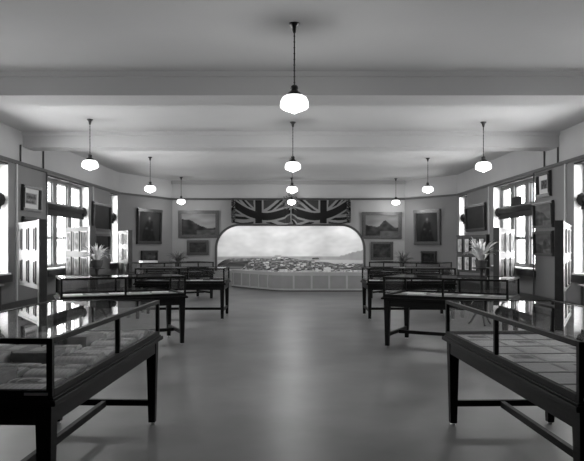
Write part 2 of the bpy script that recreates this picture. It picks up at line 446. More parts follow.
# panelled base projecting into the room
path = [(-2.12, YB-0.002), (-0.72, 20.42)]
for k in range(1, 6):
    t = k/6.0; p0, p1, p2 = Vector((-0.72, 20.42)), Vector((-0.40, 20.0)), Vector((0.05, 20.0))
    path.append(tuple((1-t)**2*p0+2*t*(1-t)*p1+t*t*p2))
path += [(0.05, 20.0), (2.42, 20.0), (2.62, YB-0.002)]
BZ = 0.62
def inset(path, d):
    out = []
    P = [Vector(p) for p in path]
    for i, p in enumerate(P):
        if i == 0: t = P[1]-P[0]
        elif i == len(P)-1: t = P[-1]-P[-2]
        else: t = (P[i+1]-P[i]).normalized()+(P[i]-P[i-1]).normalized()
        t.normalize(); n = Vector((-t.y, t.x))   # towards the wall
        q = p+n*d
        if i in (0, len(P)-1): q.y = YB-0.002
        out.append((q.x, q.y))
    return out
db = empty('diorama_base', (0.3, 21.2, 0))
tag(db, 'grey panelled timber enclosure projecting from the far wall below the diorama', 'enclosure')
db_inv = Vector((-0.3, -21.2))
sh = lambda P: [(x-0.3, y-21.2) for x, y in P]
def wallstrip(mb, path, t, z0, z1):
    A, B = sh(path), sh(inset(path, t))
    for i in range(len(A)-1):
        mb.prism([A[i], A[i+1], B[i+1], B[i]], z0, z1)
wp = MB(); wallstrip(wp, inset(path, 0.022), 0.03, 0.0, BZ-0.03); wp.build('panelling', M['midwood'], db)
wp = MB(); wallstrip(wp, path, 0.022, 0.0, 0.09); wp.build('plinth', M['stile'], db)
wp = MB(); wallstrip(wp, inset(path, -0.012), 0.011, 0.0, 0.035); wp.build('base_shadow_strip', M['darktrim'], db)  # dark strip standing in for the shadow line along the foot
wp = MB(); wallstrip(wp, path, 0.022, BZ-0.11, BZ-0.03); wallstrip(wp, inset(path, -0.02), 0.09, BZ-0.03, BZ); wp.build('coping', M['stile'], db)
wp = MB()
P = [Vector(p) for p in path]
def along(seg0, seg1, ts, w=0.03):
    global wp
    a, b = Vector(seg0), Vector(seg1); d = (b-a).normalized(); n = Vector((-d.y, d.x))
    for t in ts:
        c = a.lerp(b, t); q = [c-d*w, c+d*w, c+d*w+n*0.022, c-d*w+n*0.022]
        MB().prism([(v.x-0.3, v.y-21.2) for v in q], 0.09, BZ-0.11).build('stile', M['stile'], db)
along(path[0], path[1], [0.04, 0.27, 0.50, 0.73, 0.97]); along(path[-3], path[-2], [0.015, 0.26, 0.5, 0.74, 0.985]); along(path[-2], path[-1], [0.05, 0.35, 0.65, 0.95])

# model landscape
def terr(x, y):
    t = (y-20.1)/(22.9-20.1)
    z = 0.60 + 0.02*nz(x, y, 0, 3)
    ridge = 0.40*ss(-3.1, -2.15, x)*(1-0.55*ss(-0.6, 2.3, x)) + 0.03*nz(x, 0, 2, 2.5)
    z += ridge*ss(0.25, 0.95, t) 
    z += 0.07*ss(0.35, 0.5, t)*max(0, nz(x, y, 4, 1.8))
    return z
def halfw(y):   # extents of the model for a given y
    if y < YB:
        t = (y-20.0)/(YB-20.0)
        if t < 0.2: xl = -0.05-0.62*(t/0.2)**0.6
        else: xl = -0.67-1.38*(t-0.2)/0.8
        return xl+0.06, 2.36+0.2*t
    return -3.2, 3.2
def tpos(u, v):
    y = 20.08+v*(23.4-20.08)
    a, b = halfw(y)
    if y < YB+0.27 and y > YB-0.05: a, b = max(a, AX0+0.03), min(b, AX1-0.03)
    if y >= YB+0.27: a, b = -3.2, 3.2
    x = a+(b-a)*u
    z = max(0.595, terr(x, y))
    if y < YB+0.27: z = 0.595+(z-0.595)*ss(0.0, 0.55, x-a)
    return (x, y, z if y < 23.2 else 0.3)
def tcol(u, v):
    x, y, z = tpos(u, v)
    c = 90 + 45*nz(x*2.5, y*2.5, 1, 3) + 70*nz(x, y, 6, 11)
    if z < 0.635: c = 165 + 45*nz(x, y, 2, 3)
    elif nz(x, y, 7, 9) > 0.40: c = 170
    return lin(max(60, min(225, c)))
ml = empty('model_town', (0, 0, 0))
tag(ml, 'model landscape with a wooded ridge and tiny pale houses inside the diorama', 'model')
grid('terrain', 240, 100, tpos, tcol, M['scene'], ml)
random.seed(3)
hp = None
for k in range(95):
    for _ in range(30):
        y = random.uniform(20.35, 22.6); a, b = halfw(y); a, b = max(a, -2.5), min(b, 2.45)
        x = random.uniform(a+0.12, b-0.12)
        if abs(x-0.9) < 2.4: break
    w = random.uniform(0.025, 0.06); h = random.uniform(0.02, 0.045)
    if k in (3, 11, 29, 40): w, h = 0.11, 0.09
    z = max(0.595, terr(x, y)); z = 0.595+(z-0.595)*(ss(0.0, 0.55, x-halfw(y)[0]) if y < YB+0.27 else 1)-0.012
    hb = MB().box(-w, w, -w*0.7, w*0.7, 0, h+0.012).build('house', M['house'], ml)
    hb.location = (x, y, z); hb.rotation_euler = (0, 0, random.uniform(-0.6, 0.6))
    rf = MB(); q = [rf.bm.verts.new(p) for p in ((-w, -w*.8, h+.012), (w, -w*.8, h+.012), (w, w*.8, h+.012), (-w, w*.8, h+.012), (-w, 0, h+.012+w*.55), (w, 0, h+.012+w*.55))]
    for f in ((0,1,5,4),(2,3,4,5),(0,4,3),(1,2,5),(3,2,1,0)): rf.bm.faces.new([q[i] for i in f])
    rf.build('roof', M['roof'] if k % 3 else M['house'], hb)

# ------------------------------------------------------------------ flags over the opening
def jack(u, v):     # u in -1..1, v in -0.5..0.5
    blue, white, red = lin(50), lin(112), lin(26)
    au, av = abs(u), abs(v)
    if au < 0.10 or av < 0.10: return red
    if au < 0.15 or av < 0.15: return white
    d = (av - au*0.5)/1.118
    sd = d if (u*v > 0) else -d
    if abs(d) < 0.10:
        if -0.045 < (sd*(1 if u > 0 else 1)) < 0.022: return red
        return white
    return blue
def flag(side, label):
    x_out, x_in = side*2.12, side*0.02
    r = empty('hanging_flag', (side*1.05, YB-0.12, 2.2))
    tag(r, label, 'flag', 'flags draped over the diorama')
    def tc(s):  # height on the cloth of the horizontal bar
        return 0.12+0.60*math.sin(min(1, s/0.62)*PI/2) - 0.22*ss(0.55, 1.0, s)
    def pos(s, t):
        x = x_out+(x_in-x_out)*s
        sag = 0.06*math.sin(PI*s)
        z = 3.12-0.03*math.sin(s*PI)-(0.86+0.03*math.sin(s*9))*t
        z += 0.04*(1-s)*t
        ph = (t-tc(s))*9
        y = -0.02-0.045*math.sin(ph+2.0)*(0.5+0.5*t) - 0.03*math.sin(s*20+t*3)*t
        y -= 0.06*math.exp(-(s/0.06)**2)*(1+math.sin(s*160+t*5)) + 0.05*math.exp(-((1-s)/0.07)**2)*(1+math.sin(s*120))
        return (x-side*1.05, min(y, 0.03), z-2.2)
    def colr(s, t):
        u = (s-0.46)*1.75
        if s < 0.07: u = -0.9+math.sin(s*150)*0.5+0.3*math.sin(t*22)
        v = (tc(s)-t)*0.62
        if s < 0.07: v += 0.22*math.sin(t*17+s*40)
        u += 0.06*math.sin(t*5)*(s-0.46)
        u *= side*-1.0
        if s > 0.90:
            v += (s-0.90)*2.2*(0.3-t); u += 0.25*math.sin(t*9)*(s-0.9)*10
        return jack(max(-1, min(1, u)), max(-0.5, min(0.5, v)))
    grid('cloth', 170, 90, pos, colr, M['flag'], r)
    return r
flag(-1, 'left Union flag draped along the picture rail above the diorama')
flag(1, 'right Union flag draped along the picture rail above the diorama')
r = MB(); rng = random.Random(5)
for k in range(150):
    a = rng.uniform(0, 2*PI); q = rng.uniform(0, 0.26); x, z = q*math.cos(a)*1.2, q*math.sin(a)
    c = Vector((x, -rng.uniform(0, 0.08), z)); 
    vv = [r.bm.verts.new(c+Vector((rng.uniform(-.07, .07), rng.uniform(-.03, .03), rng.uniform(-.07, .07)))) for _ in range(4)]
    r.bm.faces.new(vv)
r.tube([(0, 0, 0.17), (0, -0.02, -0.1)], 0.045, 8)
o = r.build('leaf_rosette', M['leafdark']); o.location = (0, YB-0.30, 3.0)
tag(o, 'dark leafy rosette fixed between the two flags', 'decoration')

# ------------------------------------------------------------------ pendant lamps
def make_lamp():
    r = empty('pendant_lamp', (0, 0, ZC))
    MB().lathe([(0.058, 0), (0.055, -0.012), (0.03, -0.035), (0.02, -0.08), (0.012, -0.10)], n=20).build('canopy', M['bronze'], r)
    ch = MB()
    z = -0.10
    ch.tube([(0, 0, -0.09), (0, 0, -0.66)], 0.0075, 8)
    for k in range(9): ch.lathe([(0.006, 0), (0.012, -0.010), (0.006, -0.022)], z=-0.12-k*0.06, n=8)
    ch.build('stem', M['bronze'], r)
    MB().lathe([(0.018, -0.64), (0.036, -0.65), (0.042, -0.68), (0.034, -0.687), (0.040, -0.705), (0.062, -0.715), (0.078, -0.738), (0.080, -0.750)], n=20).build('fitter', M['bronze'], r)
    MB().lathe([(0.060, -0.745), (0.095, -0.750), (0.126, -0.770), (0.144, -0.805), (0.150, -0.845), (0.146, -0.870), (0.128, -0.886), (0.090, -0.903), (0.05, -0.916), (0.018, -0.930), (0.003, -0.937)], n=32).build('globe', M['globe'], r)
    l = bpy.data.lights.new('pendant_lamp_light', 'POINT'); l.energy = LAMP_POWER; l.shadow_soft_size = 0.14
    lo = bpy.data.objects.new('pendant_lamp_light', l); col.objects.link(lo); lo.parent = r; lo.location = (0, 0, -1.10)
    return r
lamps = [(0.035, 6.44, 'nearest and largest pendant lamp with an opal globe, in the middle row'),
         (0.035, 11.6, 'second pendant lamp of the middle row, opal globe below the ceiling beam'),
         (0.03, 16.45, 'third pendant lamp of the middle row, opal globe just above the flags'),
         (0.02, 21.2, 'farthest pendant lamp of the middle row, opal globe in front of the flags'),
         (-3.68, 11.35, 'left row pendant lamp nearest the viewer, opal globe on a thin stem'),
         (-3.68, 16.2, 'left row pendant lamp, middle one seen, left of the far portrait'),
         (-3.72, 21.0, 'farthest left row pendant lamp, above the large landscape painting'),
         (3.60, 11.6, 'right row pendant lamp nearest the viewer, opal globe on a thin stem'),
         (3.62, 16.4, 'right row pendant lamp, middle one seen, above the tall portrait'),
         (3.62, 21.4, 'farthest right row pendant lamp, above the large mountain painting')]
lp = make_lamp()
for i, (x, y, lb) in enumerate(lamps):
    o = lp if i == 0 else copy_tree(lp)
    o.location = (x, y, ZC); tag(o, lb, 'lamp', 'opal pendant lamps')

# ------------------------------------------------------------------ pictures
def art_landscape(seed, sky=95, dark=45):
    def f(u, v):
        r = 0.35+0.4*ss(0.75, 0.1, u) + 0.12*nz(u*3, 0, seed, 1)
        if seed % 2: r = 0.40+0.35*math.exp(-((u-0.62)/0.16)**2)+0.15*ss(0.4, 0.0, u)+0.08*nz(u*5, 0, seed, 1)
        if v > r: c = sky+22*nz(u*3, v*5, seed, 1)+20*(1-v)
        else: c = dark+30*nz(u*6, v*6, seed+3, 1)
        if v < 0.22 and u > 0.45: c += 28
        return lin(max(18, c))
    return f
def art_portrait(seed):
    def f(u, v):
        c = 36+12*nz(u*3, v*3, seed, 1)+14*ss(0.5, 0.0, abs(u-0.5))*ss(0.3, 0.8, v)
        body = ss(0.06, -0.03, abs(u-0.5+0.05*math.sin(v*5))-(0.12+0.30*(0.68-v)))*ss(0.72, 0.64, v)
        c += (22+12*nz(u*9, v*9, seed, 1)-c)*body
        face = math.exp(-(((u-0.5)/0.060)**2+((v-0.775)/0.058)**2)**1.5); c += 52*face*(1-0.35*ss(0.5, 0.56, u))
        c += 30*math.exp(-((u-0.5)/0.045)**2-((v-0.665)/0.035)**2)
        c += 42*math.exp(-((u-0.36-0.25*(v-0.42))/0.07)**2-((v-0.43)/0.035)**2)+26*math.exp(-((u-0.63)/0.05)**2-((v-0.38)/0.03)**2)
        return lin(max(16, c))
    return f
def art_dark(seed, a=34, b=16):
    def f(u, v): return lin(max(14, a+b*nz(u*3, v*3, seed, 1)+b*0.6*nz(u*8, v*8, seed+1, 1)))
    return f
def art_print(seed, a=150):
    def f(u, v):
        if abs(u-.5) > .42 or abs(v-.5) > .44: return lin(a+20)
        return lin(max(30, a-40+60*nz(u*4, v*4, seed, 1)+30*nz(u*12, v*12, seed, 1)))
    return f
def picture(name, label, p, wdir, w, h, z0, fw, art, fm='gilt', mountw=0.0, tilt=0.03, depth=0.05, cat='painting', group=None):
    """p: base point (x,y) on the wall at the picture centre; wdir: outward wall normal (towards the room)"""
    rz = math.atan2(wdir[1], wdir[0])+PI/2
    r = empty(name, (p[0]+wdir[0]*0.004, p[1]+wdir[1]*0.004, z0), rz)
    tag(r, label, cat, group)
    R = Matrix.Rotation(tilt, 4, 'X')
    fr = MB()
    for (x0, x1, a, b) in ((-w/2, w/2, 0, fw), (-w/2, w/2, h-fw, h), (-w/2, -w/2+fw, fw, h-fw), (w/2-fw, w/2, fw, h-fw)):
        fr.box(x0, x1, -depth, 0, a, b, R)
        fr.box(x0+(fw*.3 if x1-x0 < fw*1.1 else 0), x1-(fw*.3 if x1-x0 < fw*1.1 else 0), -depth-0.02, -depth, a+fw*.3 if b-a < fw*1.1 else a, b-fw*.3 if b-a < fw*1.1 else b, R)
    fr.build('frame', M[fm], r)
    i = fw-0.004
    MB().box(-w/2+i, w/2-i, -0.012, -0.003, i, h-i, R).build('backing', M['mount'] if mountw > 0 else M['darkframe'], r)
    i = fw+mountw
    grid('canvas' if mountw == 0 else 'print', 44, 34, lambda u, v: R @ Vector((-w/2+i+(w-2*i)*u, -0.016, i+(h-2*i)*v)), art, M['paint'], r)
    return r
def wz(y_px, Y): return H+(CY-y_px)*Y/F
def side_pic(name, label, s, xa, xb, ya, yb, yc=None, **k):
    X = WX; Y0, Y1 = sorted((X*F/abs(xa-CX), X*F/abs(xb-CX)))
    Ym = (Y0+Y1)/2
    z1, z0 = wz(ya, Ym), wz(yb, Ym)
    return picture(name, label, (s*WX, Ym), (-s, 0), Y1-Y0, z1-z0, z0, k.pop('fw', .07), k.pop('art'), **k)
side_pic('framed_print', 'small dark-framed print with wide pale mount on the left wall above the white screen', -1, 20.5, 38.5, 186, 211.5, art=art_print(1, 120), fm='darkframe', mountw=0.09, fw=0.06, cat='picture')
side_pic('framed_print', 'dark-framed picture mostly hidden by the top of the white screen on the left wall', -1, 21, 38, 217, 238, art=art_dark(3, 50), fm='darkframe', fw=0.06, cat='picture')
side_pic('oil_painting', 'large dark painting on the left wall between the big window and the narrow window', -1, 91, 109, 203, 231.5, art=art_dark(5, 26, 8), fm='darkframe', fw=0.08)
side_pic('oil_painting', 'dark painting behind the spiky plant on the left wall, under the large dark one', -1, 93, 108, 234, 252, art=art_dark(6, 30, 8), fm='darkframe', fw=0.06)
side_pic('oil_painting', 'large dark painting on the right wall between the big window and the narrow window', 1, 467.5, 487, 204, 231, art=art_dark(8, 28, 9), fm='darkframe', fw=0.08)
side_pic('framed_print', 'dark-framed upright print with pale mount, topmost of three on the right wall', 1, 539, 552, 172, 197, art=art_print(9, 90), fm='darkframe', mountw=0.10, fw=0.07, cat='picture')
side_pic('framed_chart', 'grey framed picture, middle one of three on the right wall', 1, 535.5, 555, 201.5, 228, art=art_landscape(4, 80, 60), fm='darkframe', fw=0.06, cat='picture')
side_pic('framed_chart', 'grey framed picture with a peaked shape, lowest of three on the right wall', 1, 536, 555, 231, 256, art=art_landscape(7, 84, 66), fm='darkframe', fw=0.06, cat='picture')
def back_pic(name, label, xa, xb, ya, yb, **k):
    x0, x1 = (xa-CX)*YB/F, (xb-CX)*YB/F; z1, z0 = wz(ya, YB), wz(yb, YB)
    return picture(name, label, ((x0+x1)/2, YB), (0, -1), x1-x0, z1-z0, z0, k.pop('fw', .1), k.pop('art'), **k)
back_pic('oil_painting', 'large landscape painting of a wooded shore left of the diorama, in a broad frame', 178.5, 219, 210.5, 238, art=art_landscape(2, 120, 42), fw=0.12)
back_pic('oil_painting', 'smaller dark painting under the large wooded shore landscape', 187, 209, 240, 255, art=art_dark(12, 52, 18), fw=0.09)
back_pic('oil_painting', 'large mountain painting right of the diorama, in a broad frame', 362, 401.5, 212, 239, art=art_landscape(11, 100, 45), fw=0.12)
back_pic('oil_painting', 'smaller dark painting of ships under the large mountain painting', 370.5, 393, 241.5, 260, art=art_dark(15, 50, 22), fw=0.09)
def cant_pic(name, label, s, xa, xb, ya, yb, **k):
    p0, p1 = Vector((s*WX, YCS[s])), Vector((s*XCS[s], YB)); d = p1-p0
    def hit(x):  # ray (x-CX)/F
        m = (x-CX)/F; t = (m*p0.y-p0.x)/(d.x-m*d.y); return p0+d*t
    a, b = hit(xa), hit(xb); c = (a+b)/2; n = Vector((-s*abs(d.y), -abs(d.x))).normalized()
    z1, z0 = wz(ya, c.y), wz(yb, c.y)
    return picture(name, label, (c.x, c.y), (n.x, n.y), (a-b).length, z1-z0, z0, k.pop('fw', .1), k.pop('art'), **k)
cant_pic('portrait_painting', 'tall dark portrait of a seated figure on the left canted wall', -1, 136, 160.5, 209, 244, art=art_portrait(3), fw=0.10, fm='darkframe')
cant_pic('oil_painting', 'small framed painting low on the left canted wall below the portrait', -1, 140.5, 156.5, 250.5, 263, art=art_dark(21, 62, 30), fw=0.08, fm='darkframe')
cant_pic('portrait_painting', 'tall framed portrait on the right canted wall', 1, 415, 441.5, 209.5, 245, art=art_portrait(8), fw=0.12)
cant_pic('oil_painting', 'small dark framed picture low on the right canted wall below the portrait', 1, 422, 437, 251, 264, art=art_dark(23, 34, 22), fw=0.08, fm='darkframe')

# ------------------------------------------------------------------ display screens
def screen(label, near, far, z0, z1, face, frame, cells, post=True, leg=False, thick=0.07, postw=0.13, cellkind='slot'):
    a, b = Vector(near), Vector(far); d = b-a; L = d.length; rz = math.atan2(d.y, d.x)
    r = empty('display_screen', (a.x, a.y, 0), rz)
    tag(r, label, 'screen', 'picture screens beside the windows')
    MB().box(postw, L, -thick/2, thick/2, z0, z1).build('panel', M[face], r, 0.004)
    MB().box(postw, L+0.0, -thick/2-0.015, thick/2+0.015, z1, z1+0.03).build('top_rail', M[face], r)
    MB().box(0, postw, -thick/2-0.03, thick/2+0.03, 0.0, z1+0.04).build('post', M[frame], r, 0.004)
    if leg: MB().box(L-0.05, L, -thick/2, thick/2, 0.0, z0).build('leg', M[frame], r)
    nc, nr = cells; cw = (L-postw)/nc; chh = (z1-z0)/nr
    for s in (-1, 1):
        for i in range(nc):
            for j in range(nr):
                x = postw+cw*(i+.5); z = z0+chh*(j+.5)
                if cellkind == 'slot': w, h = min(0.085, cw*.2), chh*.34
                else: w, h = cw*.38, chh*.39
                y0, y1 = sorted((s*thick/2, s*(thick/2+0.022)))
                f = MB()
                e = 0.018
                f.box(x-w, x+w, y0, y1, z-h, z-h+e).box(x-w, x+w, y0, y1, z+h-e, z+h).box(x-w, x-w+e, y0, y1, z-h+e, z+h-e).box(x+w-e, x+w, y0, y1, z-h+e, z+h-e)
                fo = f.build('picture_frame', M['darkframe'], r)
                yy = s*(thick/2+0.006)
                sd = i*3+j*7+L*10
                if cellkind == 'slot': art = art_dark(sd, 45, 15)
                else: art = art_print(sd, 215 if leg else 105)
                grid('print', 14, 14, lambda u, v: (x-w+e+(2*w-2*e)*u, yy, z-h+e+(2*h-2*e)*v), art, M['print'], fo)
    return r
screen('tall white screen with six narrow slots beside the left wall nearest the viewer', (-4.22, 10.55), (-5.28, 12.1), 0.73, 1.90, 'screenwhite', 'darktrim', (3, 2))
screen('screen with pale prints in dark frames in front of the large left window', (-4.33, 13.55), (-5.34, 14.75), 0.70, 1.88, 'screendark', 'darktrim', (3, 2), cellkind='pic')
screen('narrow white screen at the far left window beside the canted wall', (-4.72, 18.2), (-5.34, 19.3), 0.55, 1.90, 'screengrey', 'darktrim', (2, 3), cellkind='pic')
screen('pale screen with a thick dark post beside the right wall nearest the viewer', (4.13, 9.55), (5.26, 11.75), 0.73, 1.84, 'screengrey', 'darktrim', (3, 2), cellkind='pic')
screen('pale screen with prints in front of the large right window behind the plant', (4.47, 13.5), (5.33, 14.9), 0.70, 1.84, 'screendark', 'darktrim', (3, 2), cellkind='pic')
screen('low dark screen with pale mounted prints left of the big right window', (4.40, 13.85), (3.97, 14.8), 0.86, 1.70, 'darktrim', 'darktrim', (4, 2), leg=True, postw=0.05, thick=0.04, cellkind='pic')

# ------------------------------------------------------------------ display cases
ZT, ZG = 0.742, 1.035
case_frames = {}
def display_case(label, P0, P1, width, inner, key, mid=True):
    """P0,P1 ends of the aisle-side edge of the glass top; inner: point on the side where the case extends"""
    a, b = Vector(P0), Vector(P1); d = (b-a); L = d.length; d.normalize(); n = Vector((-d.y, d.x))
    if n.dot(Vector(inner)-a) < 0: a, b = b, a; d = -d; n = -n
    c = (a+b)/2+n*width/2; rz = math.atan2(d.y, d.x)
    r = empty('display_case', (c.x, c.y, 0), rz); tag(r, label, 'display case', 'glass-topped table display cases')
    l, w = L/2, width/2
    W_ = M['wood']
    MB().box(-l-.025, l+.025, -w-.025, w+.025, ZT-.04, ZT-.012).box(-l-.01, l+.01, -w-.01, w+.01, ZT-.012, ZT).build('tabletop', W_, r, 0.004)
    ap = MB(); q = 0.015
    ap.box(-l+q, l-q, -w+q, -w+q+.025, .598, ZT-.04).box(-l+q, l-q, w-q-.025, w-q, .598, ZT-.04)
    ap.box(-l+q, -l+q+.025, -w+q+.025, w-q-.025, .598, ZT-.04).box(l-q-.025, l-q, -w+q+.025, w-q-.025, .598, ZT-.04)
    ap.build('apron', W_, r, 0.002)
    q = 0.095
    for sx in (-1, 1):
        for sy in (-1, 1):
            lg = MB().taper(sx*(l-.05), sy*(w-.05), .085, .055, 0.02, ZT-.041).build('leg', W_, r, 0.003)
            MB().lathe([(.016, 0), (.022, .006), (.018, .020)], sx*(l-.05), sy*(w-.05), 0, 12).build('glide', M['nickel'], lg)
        MB().box(sx*(l-.05)-.018, sx*(l-.05)+.018, -w+.05+.030, w-.05-.030, .155, .205).build('end_stretcher', W_, r, 0.003)
    MB().box(-l+.077, l-.077, -.02, .02, .150, .200).build('centre_stretcher', W_, r, 0.003)
    # glazed hood
    t = 0.030
    fr = MB()
    for sx in (-1, 1):
        for sy in (-1, 1):
            x0, x1 = sorted((sx*l, sx*(l-t))); y0, y1 = sorted((sy*w, sy*(w-t)))
            fr.box(x0, x1, y0, y1, ZT, ZG)
    for sy in (-1, 1):
        y0, y1 = sorted((sy*w, sy*(w-t)))
        fr.box(-l+t, l-t, y0, y1, ZG-.028, ZG); fr.box(-l+t, l-t, y0, y1, ZT, ZT+.035)
        fr.box(-.014, .014, y0, y1, ZT+.035, ZG-.028)
    for sx in (-1, 1):
        x0, x1 = sorted((sx*l, sx*(l-t)))
        fr.box(x0, x1, -w+t, w-t, ZG-.028, ZG); fr.box(x0, x1, -w+t, w-t, ZT, ZT+.035)
    fr.build('hood_frame', W_, r, 0.002)
    MB().box(-l+t, l-t, -w+t, w-t, ZG-.010, ZG-.004).build('top_glass', M['glass'], r)
    for sy in (-1, 1):
        for x0, x1 in ((-l+t, -.014), (.014, l-t)):
            y = sy*(w-t/2); MB().box(x0, x1, y-.0025, y+.0025, ZT+.035, ZG-.028).build('side_glass', M['glass'], r)
    for sx in (-1, 1):
        x = sx*(l-t/2); MB().box(x-.0025, x+.0025, -w+t, w-t, ZT+.035, ZG-.028).build('end_glass', M['glass'], r)
        MB().box(min(sx*l, sx*(l+.006)), max(sx*l, sx*(l+.006)), w-.20 if key == 'x' else -w+.02, w-.02 if key == 'x' else -w+.14, ZT+.010, ZT+.024).build('lock_plate', M['nickel'], r)
    MB().box(-l+t, l-t, -w+t, w-t, ZT, ZT+.008).build('lining', M['bed'], r)
    case_frames[key] = (c, rz, l-t, w-t, Matrix.Translation((c.x, c.y, ZT+.008)) @ Matrix.Rotation(rz, 4, 'Z'))
    return r
display_case('large dark display case nearest the viewer on the left, full of open booklets', (-1.187, 3.08), (-1.11, 5.24), 0.90, (-3, 4), 'L1')
display_case('large dark display case nearest the viewer on the right, lined with printed sheets', (1.38, 2.97), (1.30, 5.22), 0.92, (3, 4), 'R1')
display_case('display case standing askew behind the nearest left case', (-3.20, 8.60), (-1.58, 9.34), 0.95, (-3, 12), 'L2')
display_case('display case standing askew behind the nearest right case, below the white plant', (1.35, 9.10), (2.90, 8.27), 1.03, (3, 12), 'R2')
display_case('black display case set square across the room, left of the aisle, third back', (-3.13, 12.40), (-1.33, 12.40), 1.02, (-2, 14), 'L3')
display_case('black display case set square across the room, right of the aisle, third back', (1.53, 12.40), (3.30, 12.40), 1.02, (2, 14), 'R3')
display_case('farthest left display case, standing askew near the far wall', (-3.87, 15.95), (-2.14, 17.2), 0.92, (-3.5, 19), 'L4')
display_case('farthest right display case, standing askew near the far wall', (2.16, 17.2), (3.85, 16.05), 0.92, (3.5, 19), 'R4')

# ---- contents
def put(o, key, x, y, rz=0.0, z=0.0):
    c, r, l, w, m = case_frames[key]
    v = m @ Vector((x, y, 0)); o.location = (v.x, v.y, v.z+z); o.rotation_euler = (0, 0, r+rz)
def page_col(seed, head=True, pic=False, base=0.88):
    rr = random.Random(seed); px0 = rr.uniform(.1, .3); 
    def f(u, v):
        if u < .07 or u > .93 or v < .06 or v > .94: return base
        if pic and px0 < u < px0+.5 and .35 < v < .8: return base*(.30+.25*nz(u*9, v*9, seed, 1))
        if head and v > .84: return base*.45
        if abs((u*2.0) % 1.0-.5) > .46: return base
        ln = (v*17) % 1.0
        return base*(.78 if ln < .5 else .97)
    return f
def flat_sheet(name, label, cat, key, x, y, w, h, rz, seed, group, pic=False, base=0.6):
    o = empty(name); put(o, key, x, y, rz); tag(o, label, cat, group)
    MB().box(-w/2, w/2, -h/2, h/2, 0, .003).build('sheet', M['paper'], o)
    grid('printed_face', 22, 34, lambda u, v: (-w/2+w*u, -h/2+h*v, .0036), page_col(seed, True, pic, base), M['print'], o)
    return o
def open_book(label, key, x, y, w, h, rz, seed, group, th=.03, pic=True):
    o = empty('open_booklet'); put(o, key, x, y, rz); tag(o, label, 'book', group)
    MB().box(-w/2-.006, w/2+.006, -h/2-.006, h/2+.006, 0, .004).build('cover', M['cover'], o)
    pg = MB()
    pos = lambda u: (abs(2*u-1), )
    def hh(u):
        a = abs(2*u-1); return .006+th*(1-a)**.0*math.sqrt(max(0, 1-a**3))*(1-math.exp(-a*14))
    N = 20
    pts = [(-w/2+w*i/N, hh(i/N)) for i in range(N+1)]
    A = [pg.bm.verts.new((p[0], -h/2, p[1])) for p in pts]+[pg.bm.verts.new((w/2, -h/2, .004)), pg.bm.verts.new((-w/2, -h/2, .004))]
    B = [pg.bm.verts.new((v.co.x, h/2, v.co.z)) for v in A]
    pg.bm.faces.new(A); pg.bm.faces.new(B[::-1])
    for i in range(len(A)):
        j = (i+1) % len(A); pg.bm.faces.new((A[i], B[i], B[j], A[j]))
    pg.build('page_block', M['paper'], o)
    cf = page_col(seed, False, False)
    cp = page_col(seed+1, seed % 2 == 0, pic)
    grid('open_pages', 40, 26, lambda u, v: (-w/2+w*u, -h/2+h*v, hh(u)+.0012), lambda u, v: cf(min(1, u*2), v) if u < .5 else cp(u*2-1, v), M['print'], o)
    return o
def box_file(label, key, x, y, w, h, t, rz, group, m='cover2', tilt=0):
    o = empty('document_box'); put(o, key, x, y, rz); tag(o, label, 'box', group)
    R = Matrix.Translation((0, 0, 0))
    MB().box(-w/2, w/2, -h/2, h/2, 0, t*.75).build('tray', M[m], o, .003)
    MB().box(-w/2-.004, w/2+.004, -h/2-.004, h/2+.004, t*.75, t).build('lid', M[m], o, .003)
    MB().box(-w*.3, w*.3, -h*.18, h*.18, t, t+.002).build('paper_label', M['paper'], o)
    return o
ordn = ['first', 'second', 'third', 'fourth', 'fifth', 'sixth', 'seventh', 'eighth', 'ninth']
# left near case: local +x runs along the case; n points away from the aisle (local +y)
c, rz, l, w, m = case_frames['L1']
# find which local direction is "near viewer"
sgn = -1 if (m @ Vector((1, 0, 0))).y > (m @ Vector((-1, 0, 0))).y else 1   # local x of the near end
random.seed(11)
nb = 6
for i in range(nb):
    x = sgn*(l-.17-i*(2*l-.34)/(nb-1))
    jr = random.uniform(-.12, .12)
    open_book('open booklet by the aisle-side glass, nearest left case, %s from near end' % ordn[i], 'L1', x, -w+.18, .33, .25, PI/2*(1 if sgn < 0 else -1)*0+jr+(PI/2 if i % 3 == 1 else 0)*0, i*5, 'open booklets in the nearest left case', th=.014+.012*(i % 3))
for i in range(6):
    x = sgn*(l-.19-i*(2*l-.38)/5)
    if i in (0, 2, 4):
        box_file('grey document box mid-width in the nearest left case, %s from its near end' % ordn[i], 'L1', x, .02, .24, .25, .075, random.uniform(-.2, .2), 'document boxes in the nearest left case', 'cover')
    else:
        open_book('open book mid-width in the nearest left case, %s from its near end' % ordn[i], 'L1', x, .04, .34, .24, random.uniform(-.2, .2), 50+i, 'open booklets in the nearest left case', th=.03)
for i in range(5):
    x = sgn*(l-.2-i*(2*l-.4)/4)
    box_file('document box on the window side, nearest left case, %s from near end' % ordn[i], 'L1', x, w-.165, .27, .22, .055+.03*(i % 2), random.uniform(-.15, .15), 'document boxes in the nearest left case', 'cover2' if i % 2 else 'cover')
